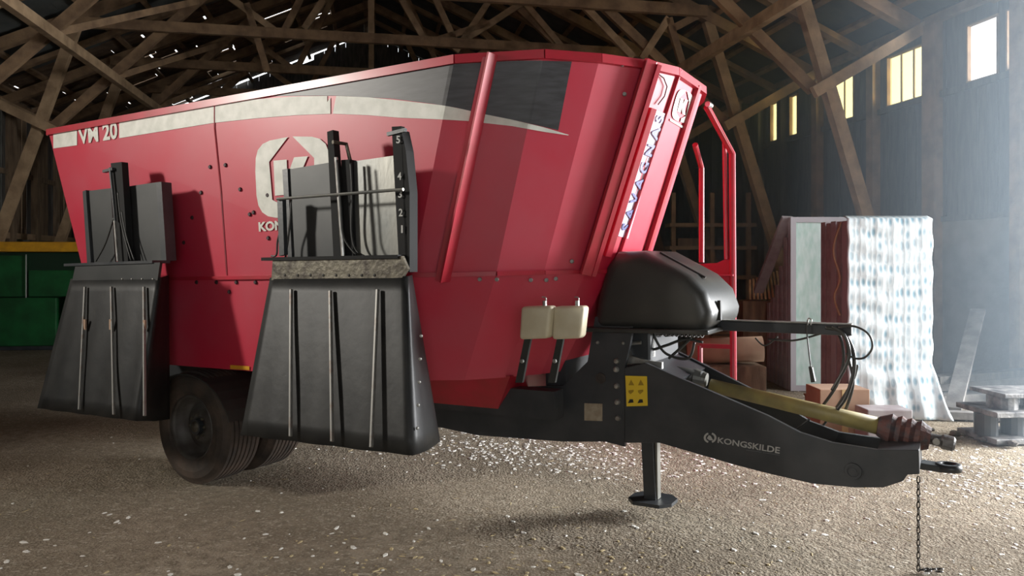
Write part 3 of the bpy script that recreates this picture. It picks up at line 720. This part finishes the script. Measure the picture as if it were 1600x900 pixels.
for k in range(9): rings.append(s1+d*(.02+k*.024)); rad.append(.088 if k % 2 else .074)
rings.append(s1+d*.24); rad.append(.06)
MB().tube(rings, rad, 18).build('pto_bell_guard', M['rust'], pt)
e = s1+d*.24
MB().tube([e, e+d*.05, e+d*.06, e+d*.11, e+d*.12], [.03, .032, .04, .04, .028], 14).build('pto_yoke', M['dust'], pt)
MB().tube([e+d*.03-V3((0, .05, 0)), e+d*.03+V3((0, .05, 0))], .018, 10).build('yoke_pin', M['steel'], pt)

# --- canisters with straps
for x0, lab in ((811, None), (862, None)):
    q = [(x0+2, 479), (x0+50, 478), (x0+44, 529), (x0-1, 531)]
    v = .20 if x0 < 850 else .24
    pp = onv(q, v); j = MB().prism(pp, (0, .09, 0)).build('canister', M['jug'], wag, smooth=True, bevel=.022, seg=4)
    top_ = P(x0+40, 478, v+.04); MB().tube([top_, top_+V3((0, 0, .03))], .012, 10).build('cap', M['steel'], j)
    hose('canister_hook', [(x0+40, 478), (x0+42, 466), (x0+36, 464)], v+.04, .004, M['steel'])
    st = MB().prism(onv([(x0+8, 530), (x0+18, 530), (x0+5, 598), (x0-6, 598)], v+.05), (0, .02, 0)).build('strap', M['plastic'], wag)
    c = P(x0+5, 564, v+.04); MB().lathe([(0, .012), (.012, .01), (.014, 0)], c, (0, -1, 0), 10).build('strap_buckle', M['bolt'], st)

# --- ladder on the far front corner
LV = 2.05
ld = MB().tube([P(1104, 166, 1.75), P(1144, 240, LV), P(1146, 600, LV)], .024, 10).build('ladder', M['red_dark'], wag, smooth=False)
MB().tube([P(1086, 226, LV-.25), P(1096, 262, LV), P(1096, 410, LV)], .020, 10).build('ladder_rail', M['red_dark'], ld)
MB().tube([P(1094, 540, LV), P(1094, 600, LV)], .020, 8).build('ladder_rail', M['red_dark'], ld)
MB().tube([P(1104, 166, 1.75), P(1132, 222, LV), P(1135, 405, LV)], .018, 8).build('ladder_rail', M['red_dark'], ld)
MB().prism(onv([(1060, 408), (1090, 412), (1120, 411), (1135, 404), (1146, 402), (1146, 505), (1060, 505)], LV), (0, .02, 0)).build('ladder_plate', M['red_dark'], ld)
MB().beam(P(1060, 429, LV-.02), P(1146, 430, LV-.02), .03, .012).build('ladder_tread', M['red'], ld)
MB().beam(P(1094, 540, LV), P(1146, 542, LV), .03, .03).build('ladder_rung', M['red_dark'], ld)
MB().beam(P(1094, 600, LV), P(1146, 602, LV), .03, .03).build('ladder_rung', M['red_dark'], ld)
c = P(1108, 164, 1.75); MB().tube([c-V3((0, .04, 0)), c+V3((0, .04, 0))], .02, 10).build('ladder_pivot', M['steel'], ld)

# --- discharge doors
def door_front():
    V0 = -.22
    dp = plate('discharge_door', [(553, 252), (616, 243), (624, 400), (556, 402)], V0, .012, M['panel'])
    plate('door_panel', [(443, 266), (521, 253), (527, 402), (450, 404)], V0, .012, M['panel_dark'], dp)
    plate('door_edge', [(441, 265), (449, 263), (456, 403), (449, 404)], V0-.012, .05, M['black'], dp)
    plate('mast', [(511, 206), (520, 203), (534, 402), (521, 402)], V0-.07, .05, M['matt'], dp)
    plate('mast', [(533, 250), (546, 249), (552, 402), (538, 402)], V0-.03, .06, M['matt'], dp)
    MB().tube([P(525, 246, V0-.12), P(536, 400, V0-.12)], .011, 10).build('hydraulic_cylinder', M['steel'], dp)
    MB().tube([P(520, 222, V0-.11), P(541, 225, V0-.02), P(547, 250, V0)], .012, 8).build('mast_linkage', M['rusty'], dp)
    mast = plate('scale_mast', [(612, 198), (627, 197), (639, 425), (624, 425)], V0-.10, .03, M['matt'], dp)
    plate('mast_flange', [(627, 203), (634, 235), (640, 300), (640, 425), (634, 425)], V0-.10, .07, M['matt'], dp)
    for t, w, (x, y) in zip('54321', (3, 3, 3, 3, 1.3), ((622, 218), (624, 275), (625, 303), (626, 332), (628, 358))):
        ontext(t, onv([(x-w, y-6), (x+w, y-6), (x+w, y+6), (x-w, y+6)], V0-.114), M['pale'], dp, .02, 'scale_number')
    MB().beam(P(606, 210, V0-.1), P(634, 203, V0-.1), .02, .02).build('mast_pin', M['black'], dp)
    MB().tube([P(433, 311, V0-.14), P(630, 296, V0-.14)], .009, 8).build('crossbar', M['panel'], dp)
    plate('side_bracket', [(433, 310), (441, 308), (444, 398), (436, 400)], V0-.13, .03, M['black'], dp)
    hose('hose', [(548, 255), (550, 300), (549, 360), (556, 390), (572, 402)], V0-.05, .007, parent=dp)
    hose('hose', [(527, 250), (532, 320), (537, 370), (556, 398)], V0-.14, .006, parent=dp)
    hose('hose', [(455, 312), (452, 360), (446, 402)], V0-.1, .006, parent=dp)
    hose('hose', [(443, 345), (434, 375), (432, 398), (424, 400)], V0-.1, .006, parent=dp)
    tp = plate('chute_plate', [(426, 404), (628, 400), (637, 420), (628, 434), (424, 438)], V0-.15, .02, M['rusty'], wag)
    for x in range(445, 600, 20):
        c = P(x, 430, V0-.151); MB().lathe([(0, .004), (.007, .003), (.009, 0)], c, (0, -1, 0), 8).build('rivet', M['ink'], tp)
    MB().beam(P(424, 405, V0-.08), P(636, 401, V0-.08), .16, .02).build('chute_shelf', M['matt'], tp)
door_front()
def skirt(TL, TR, BR, BL, TS, BSd, vt, vb, strips, holes=True, seg=26):
    tl, tr, br, bl, = P(*TL, vt), P(*TR, vt), P(*BR, vb), P(*BL, vb); ts, bs = P(*TS, vt+.22), P(*BSd, vb+.38)
    ls, lb = tl+V3((0, .2, 0)), bl+V3((0.04, .3, 0))
    mb = MB(); K = 10; cols = []
    def col(a, b, amp, ph): 
        r = []
        for j in range(K+1):
            t = j/K; p = a.lerp(b, t); p = p+V3((0, amp*math.sin(ph)*t, 0)); r.append(p)
        return r
    cols += [col(ls.lerp(tl, i/4), lb.lerp(bl, i/4), 0, 0) for i in range(4)]
    cols += [col(tl.lerp(tr, i/seg), bl.lerp(br, i/seg), .007, i*.9) for i in range(seg)]
    for i in range(9):
        t = i/8; cols.append(col(tr.lerp(ts, t), br.lerp(bs, t)+V3((.03*math.sin(t*math.pi), -.02*math.sin(t*math.pi), 0)), .01, i))
    for c in cols: mb.v += [tuple(p) for p in c]
    for i in range(len(cols)-1):
        for j in range(K): mb.f.append((i*(K+1)+j, (i+1)*(K+1)+j, (i+1)*(K+1)+j+1, i*(K+1)+j+1))
    o = mb.build('rubber_skirt', M['rubber'], wag, smooth=True)
    s_ = o.modifiers.new('t', 'SOLIDIFY'); s_.thickness = .008; s_.offset = 1
    for (x0, y0), (x1, y1) in strips:
        def vat(y): 
            t = (y-TL[1])/(BL[1]-TL[1]); return vt+(vb-vt)*t-.028
        a = P(x0, y0, vat(y0)); b = P(x1, y1, vat(y1))
        MB().beam(a, b, .016, .018, (0, 1, 0)).build('steel_strip', M['strip'], o, bevel=.003)
    return o
sk = skirt((424, 434), (636, 432), (644, 712), (378, 680), (642, 430), (684, 690), -.36, -.58, [((455, 452), (454, 682)), ((516, 454), (519, 690)), ((590, 452), (580, 699))])
for k in range(5):
    c = P(650+k*-1.5+8, 525+k*36, -.52); MB().lathe([(0, .01), (.007, .008), (.009, 0)], c, (.5, -1, 0), 8).build('rivet', M['bolt'], sk)
def door_rear():
    V0 = -.22
    dp = plate('discharge_door', [(195, 292), (250, 284), (258, 408), (200, 409)], V0, .012, M['panel_dark'])
    plate('door_panel', [(132, 299), (173, 294), (180, 410), (139, 411)], V0, .012, M['panel_dark'], dp)
    plate('door_edge', [(129, 299), (134, 297), (142, 410), (136, 411)], V0-.02, .05, M['black'], dp)
    plate('door_edge', [(244, 287), (252, 284), (260, 407), (252, 408)], V0-.03, .08, M['black'], dp)
    plate('mast', [(173, 255), (190, 253), (200, 408), (184, 409)], V0-.07, .05, M['matt'], dp)
    MB().tube([P(172, 262, V0-.09), P(176, 300, V0-.09), P(180, 345, V0-.09)], .010, 8).build('hydraulic_cylinder', M['black'], dp)
    MB().tube([P(179, 345, V0-.1), P(184, 408, V0-.1)], .009, 8).build('piston_rod', M['steel'], dp)
    MB().beam(P(163, 268, V0-.08), P(178, 264, V0-.08), .03, .02).build('mast_pin', M['black'], dp)
    for q in ([(178, 340), (165, 380), (150, 408)], [(190, 330), (198, 370), (210, 407)], [(184, 300), (190, 350), (205, 408)]):
        hose('hose', q, V0-.07, .006, parent=dp)
    tp = plate('chute_plate', [(118, 414), (250, 410), (246, 438), (112, 442)], V0-.13, .02, M['panel_dark'], wag)
    for x in (191, 206, 222, 239):
        c = P(x, 436, V0-.131); MB().lathe([(0, .006), (.006, .005), (.008, 0)], c, (0, -1, 0), 8).build('rivet', M['bolt'], tp)
    MB().beam(P(114, 414, V0-.07), P(252, 409, V0-.07), .14, .02).build('chute_shelf', M['black'], tp)
door_rear()
sk2 = skirt((112, 436), (250, 434), (215, 658), (60, 638), (262, 430), (262, 655), -.34, -.52, [((133, 448), (124, 640)), ((174, 448), (178, 648)), ((225, 448), (226, 650))])
for (x, y) in ((133, 507), (173, 507), (226, 508)):
    t = (y-436)/(638-436); v = -.34+(-.18)*t-.03
    MB().beam(P(x, y-8, v), P(x, y+8, v), .022, .012, (0, 1, 0)).build('strip_bracket', mat('worn_bracket', (.42, .28, .2), .5, .3), sk2)

# --- wheels
def wheel(u, v0, far_side=False):
    R = .43; wd = .33; ax = V3((0, 1, 0)); c = V3((u, v0, R-.008))
    rp = [(.0, .10), (.06, .10), (.065, .07), (.11, .07), (.16, .11), (.205, .13), (.225, .03), (.245, .0), (.25, .015), (.235, .04), (.225, .16), (.225, .30), (.245, .33)]
    w = MB().lathe(rp, c, ax, 32).build('wheel', M['rim'], wag, smooth=True)
    tp = [(.245, .01), (.27, -.004), (.33, -.012), (.38, -.002), (.41, .02)]
    tre = []
    y = .03
    for k in range(7):
        tre += [(R, y), (R, y+.026), (R-.014, y+.03), (R-.014, y+.036)]; y += .04
    tp += tre+[(.41, .315), (.38, .335), (.30, .345), (.245, .32)]
    MB().lathe(tp, c, ax, 56).build('tire', M['tire'], w)
    MB().lathe([(0, .03), (.04, .035), (.05, .06), (.055, .11)], c, ax, 16).build('hub_cap', M['rusty'], w, smooth=True)
    for k in range(8):
        t = k*math.pi/4; p = c+V3((math.cos(t)*.085, .07, math.sin(t)*.085)); MB().lathe([(0, -.02), (.011, -.018), (.012, 0)], p, ax, 6).build('wheel_nut', M['rusty'], w)
    return w
for v0 in (.06, .50, 1.70, 2.14): wheel(-.33, v0)
MB().tube([(-.33, .1, .42), (-.33, 2.44, .42)], .06, 12).build('axle', M['black'], wag)
for v0 in (.02, 1.66):
    mb = MB(); 
    for k in range(15):
        t = math.radians(15+k*10.7); 
        for (r, v) in ((.52, v0), (.52, v0+.84), (.508, v0+.84), (.508, v0)): mb.v.append((-.33+r*math.cos(t), v, .40+.84*r*math.sin(t)))
    for k in range(14):
        for j in range(4): j2 = (j+1) % 4; mb.f.append((4*k+j, 4*k+j2, 4*k+4+j2, 4*k+4+j))
    mb.build('fender', M['plastic'], wag)

# ================================================================== THINGS AROUND
def fl(px, py): Y = EYE*1155/(py-410); return V3(((px-800)/1155*Y, Y, 0))
# green machine by the left wall
gm = empty('grain_machine', V3((-9.0, 14.3, 0)), .10, label='green farm machine with amber top bar by the left wall', cat='farm machine')
MB().box((-.95, -.25, .08), (.30, .6, 1.0)).build('lower_body', M['green'], gm, bevel=.02)
MB().box((-.95, -.2, 1.0), (.9, .7, 1.86)).build('upper_body', M['darkgreen'], gm, bevel=.02)
MB().box((-.93, -.26, 1.02), (-.25, -.2, 1.80)).build('side_panel', M['green'], gm, bevel=.01)
MB().box((-.20, -.26, 1.02), (1.2, -.2, 1.52)).build('side_panel', M['green'], gm, bevel=.01)
MB().prism([(.5, -.3, .1), (1.7, -.3, .1), (1.7, -.3, 1.4), (1.1, -.3, 1.4), (.5, -.3, 1.05)], (0, .9, 0)).build('side_hopper', M['green'], gm, bevel=.02)
MB().box((-.98, -.34, 1.87), (1.4, .5, 2.06)).build('top_bar', M['amber'], gm, bevel=.02)
MB().tube([(-.22, -.3, 1.0), (-.22, -.3, 1.82)], .012, 8).build('rod', M['bolt'], gm)
MB().box((-.85, -.2, 0), (1.5, .5, .08)).build('skid', M['black'], gm)
MB().lathe([(0, .03), (.07, .02), (.09, 0)], (-.86, -.27, 1.38), (0, -1, 0), 16).build('round_cap', M['panel'], gm)
l = MB().lathe([(0, -.12), (.09, -.08), (.12, 0), (.09, .09), (0, .12)], (0, 0, 0), (0, 0, 1), 16).build('white_drum', M['lime'], smooth=True, loc=(-10.1, 14.9, 1.95))
tag(l, 'small white round lamp beside the amber bar', 'lamp'); l.name = 'round_lamp'
MB2 = MB().tube([(0, 0, -.05), (0, 0, -.1), (.0, .3, -.1)], .015, 8).build('bracket', M['bolt'], l)
# leaning sticks by it
for i, (x, y, dx, dz) in enumerate(((-10.6, 13.6, .25, 1.0), (-10.35, 13.0, -.35, .9))):
    tag(MB().beam((x, y, .02), (x+dx, y+.9, dz), .05, .05).build('pole', M['timber']), ['dark wooden pole leaning right beside the green machine', 'dark wooden pole leaning left beside the green machine'][i], 'pole')

# wrapped stack of windows
WX0, WX1, WY = 3.56, 4.43, 7.86
pal = empty('pallet', (3.95, 8.3, 0), 0, label='wooden pallet under the bubble wrapped window stack', cat='pallet')
for k in range(6): MB().box((-.48+k*.165, -.5, .09), (-.37+k*.165, .5, .115)).build('deck_board', M['timber2'], pal)
for k in (-.45, 0, .38): MB().box((-.48, k, 0), (.56, k+.08, .09)).build('stringer', M['timber2'], pal)
def window_unit(x0, x1, y, z0, z1, th, label, group, fm, lean=0, twin=False, rz=0):
    u = empty('window_unit', (x0, y, z0), rz, label=label, cat='window unit', group=group)
    if lean: u.rotation_euler = (-lean, 0, rz)
    w = x1-x0; h = z1-z0; t = .07
    MB().box((0, 0, 0), (t, th, h)).box((w-t, 0, 0), (w, th, h)).box((t, 0, 0), (w-t, th, t)).box((t, 0, h-t), (w-t, th, h)).build('frame', fm, u)
    MB().box((t, th*.35, t), (w-t, th*.5, h-t)).build('pane', M['glaze'], u)
    return u
ord_ = ['frontmost', 'second from the front', 'third from the front', 'fourth from the front', 'rearmost']
for k in range(5):
    window_unit(WX0, WX1, WY+k*.135, .12, 2.13-random.uniform(0, .02), .105 if k % 2 else .12, 'grey framed window unit in bubble wrapped stack, '+ord_[k], 'window units in the wrapped stack', M['frame_grey'] if k in (0, 2) else M['frame'])
# bubble wrap draped over the front
mb = MB(); nx, nz = 44, 60
for j in range(nz+1):
    z = 2.165-j/nz*2.13; fl_ = max(0, (.62-z)/.62)
    for i in range(nx+1):
        t = i/nx; x = WX0-.01+(WX1-WX0+.03)*t
        x += fl_*(.10*t)+.006*math.sin(z*17+1); y = WY-.035-fl_**1.4*.16*(.3+t)+.006*math.sin(z*23+math.sin(x*5)*2)+.0015*math.sin(x*40)+(.02*math.sin(x*26)*fl_)
        if z > 2.13: y += (z-2.13)*3
        mb.v.append((x, y, z))
mb.f = [(j*(nx+1)+i, j*(nx+1)+i+1, (j+1)*(nx+1)+i+1, (j+1)*(nx+1)+i) for j in range(nz) for i in range(nx)]
wr_ = mb.build('bubble_wrap', M['wrap'], smooth=True); so = wr_.modifiers.new('t', 'SOLIDIFY'); so.thickness = .006
tag(wr_, 'white bubble wrap sheet hanging over the front of window stack', 'bubble wrap')
strp = MB().tube(smooth_path([(WX0-.02, WY+.1, 2.1), (WX0-.1, WY+.1, 1.8), (WX0-.03, WY+.1, 1.5), (WX0-.08, WY+.12, 1.3), (WX0-.02, WY+.12, 1.1)]), .012, 6).build('torn_wrap', M['card'])
tag(strp, 'torn brown packing strip hanging at left edge of wrapped stack', 'packing strip')
# second stack, greenish glazing, stepped heights
hts = [2.26, 2.0, 1.62, 1.36, 1.18, 1.1]
o2 = ['tallest in front', 'second row', 'third row', 'fourth row', 'fifth row', 'last and lowest']
for k, h in enumerate(hts):
    window_unit(3.62-.0*k, 4.55, 9.6+k*.16, .0, h, .10, 'brown framed greenish window in stepped stack, '+o2[k], 'brown framed windows behind the wrap', M['frame'] if k else M['frame_grey'])
tag(MB().beam((3.60, 9.66, 2.26), (3.52, 10.75, 1.08), .05, .14, (1, 0, 0)).build('board', M['frame'], None), 'brown board sloping down the left edge of the stepped window stack', 'board')
for i in range(9):
    x = 3.40+i*.055; o = MB().beam((x, 10.55, 1.14), (x+.03, 10.65+.02*i, 1.42+.015*i), .03, .025).build('lath', M['lath'])
    tag(o, ['first', 'second', 'third', 'fourth', 'fifth', 'sixth', 'seventh', 'eighth', 'ninth'][i]+' from the left of the short pale laths on the rear crate', 'lath', 'pale laths on the stepped stack')
# support for the laths
tag(MB().box((3.30, 10.56, 0), (3.98, 11.0, 1.12)).build('crate', M['brownboard'], bevel=.01), 'brown wooden crate beside the stepped window stack', 'crate')
# cardboard box and blocks
bx = MB().box((2.98, 7.15, 0), (3.46, 7.5, .44)).build('cardboard_box', M['card'], bevel=.006); tag(bx, 'brown cardboard box in front of the stacked windows', 'box')
MB().box((3.19, 7.145, .01), (3.25, 7.15, .44)).build('tape', M['lath'], bx)
b2 = MB().box((3.30, 6.86, 0), (3.72, 7.12, .30)).build('wooden_block', M['frame'], bevel=.01); tag(b2, 'mauve brown wooden block beside cardboard box under the wrap', 'block')

# timber and metal by the right wall
def plank(a, b, w, h, lab, m='grey_plank', grp=None): return tag(MB().beam(a, b, w, h).build('plank', M[m], bevel=.004), lab, 'plank', grp)
plank((4.6, 8.6, .06), (6.6, 9.2, .06), .22, .10, 'long grey plank lying lowest in the pile by right wall')
plank((4.9, 8.9, .17), (6.4, 9.3, .19), .2, .10, 'grey plank lying on top of the lowest plank by right wall')
plank((4.6, 9.1, .06), (6.3, 9.7, .06), .2, .12, 'dark plank lying behind the pile by right wall', 'board')
plank((4.7, 9.15, .19), (6.4, 9.55, .22), .16, .12, 'dark plank lying topmost in pile by right wall', 'board')
plank((5.0, 8.75, .28), (6.5, 9.22, .31), .16, .09, 'grey plank capping the front of the pile', 'board2')
plank((4.95, 8.3, .02), (6.05, 9.6, 1.05), .17, .05, 'weathered plank leaning up against the right wall')
plank((4.5, 7.9, .05), (5.9, 7.6, .05), .12, .08, 'single grey plank lying in front of the pile')
# metal stack
ms = empty('steel_casting_stack', (4.72, 7.0, 0), .1, label='dusty pile of steel castings and plates at the right edge', cat='castings')
MB().box((-.32, -.22, .0), (.5, .3, .05)).build('base_plate', M['dust'], ms, bevel=.006)
for dx in (-.25, .02, .3): MB().lathe([(.0, 0), (.10, 0), (.10, .2), (.0, .2)], (dx, 0, .05), (0, 0, 1), 12).build('drum', M['black'], ms)
MB().box((-.33, -.24, .25), (.5, .3, .30)).build('middle_plate', M['dust'], ms, bevel=.006)
for dx in (-.1, .25): MB().lathe([(.05, 0), (.13, 0), (.13, .12), (.05, .12)], (dx, -.02, .30), (0, 0, 1), 14, True).build('ring', M['dust'], ms)
MB().box((-.22, -.2, .42), (.5, .26, .46)).build('top_plate', M['dust'], ms, bevel=.006)
for i, (x, y, r) in enumerate(((4.25, 7.1, .05), (4.4, 6.9, .04), (4.55, 6.72, .05), (4.12, 7.3, .045))):
    bmx = bmesh.new(); bmesh.ops.create_icosphere(bmx, subdivisions=2, radius=r)
    for v in bmx.verts: v.co *= random.uniform(.8, 1.15); v.co.z *= .6
    me = bpy.data.meshes.new('stone'); bmx.to_mesh(me); bmx.free(); me.materials.append(M['stone']); o = bpy.data.objects.new('stone', me); COL.objects.link(o); o.location = (x, y, r*.5)
    tag(o, ['second nearest small grey stone left of the steel castings', 'small grey stone just left of the steel castings', 'nearest small grey stone before the steel castings', 'farthest small grey stone left of the steel castings'][i], 'stone', 'stones by the steel castings')

# rack, logs behind the ladder
rk = empty('shelf_rack', (4.25, 16.2, 0), 0, label='pale wooden shelf rack seen between wagon and ladder', cat='rack')
for x in (-.75, .1, .9): MB().box((x, 0, 0), (x+.09, .09, 3.2)).build('upright', M['timber2'], rk)
for z in (.5, 1.3, 1.95, 2.45): MB().box((-.8, -.05, z), (1.1, .5, z+.08)).build('shelf', M['timber2'], rk)
MB().box((-.6, .05, 2.03), (.2, .4, 2.2)).build('stored_timber', M['brownboard'], rk)
lp = [(0, 0), (1, 0), (2, 0), (3, 0), (.5, 1), (1.5, 1), (2.5, 1)]
ln = ['nearest log on the ground row', 'second log on the ground row', 'third log on the ground row', 'farthest log on the ground row', 'nearest log in the upper row', 'middle log in the upper row', 'farthest log in the upper row']
for i, (a, b) in enumerate(lp):
    y0 = 11.0+a*.31; z = .15+b*.27; r_ = .15-.006*(i % 3)
    o = MB().tube([(3.0+.1*(i % 2), y0, z), (4.3-.12*(i % 3), y0, z)], r_, 12).build('log', M['stone' if i % 2 else 'timber2'])
    tag(o, ln[i]+' of the heap behind the ladder', 'log', 'logs heaped behind the wagon front')
# cloth-like pale roll behind driveline
tag(MB().tube([(2.2, 9.3, .55), (3.1, 9.15, .60)], .16, 14).build('fabric_roll', M['card'], smooth=True), 'pale brown roll lying on crates behind the driveline', 'roll')
tag(MB().box((2.1, 9.0, 0), (3.1, 9.6, .40)).build('crate', M['brownboard'], bevel=.01), 'low brown crate under the pale roll behind driveline', 'crate')
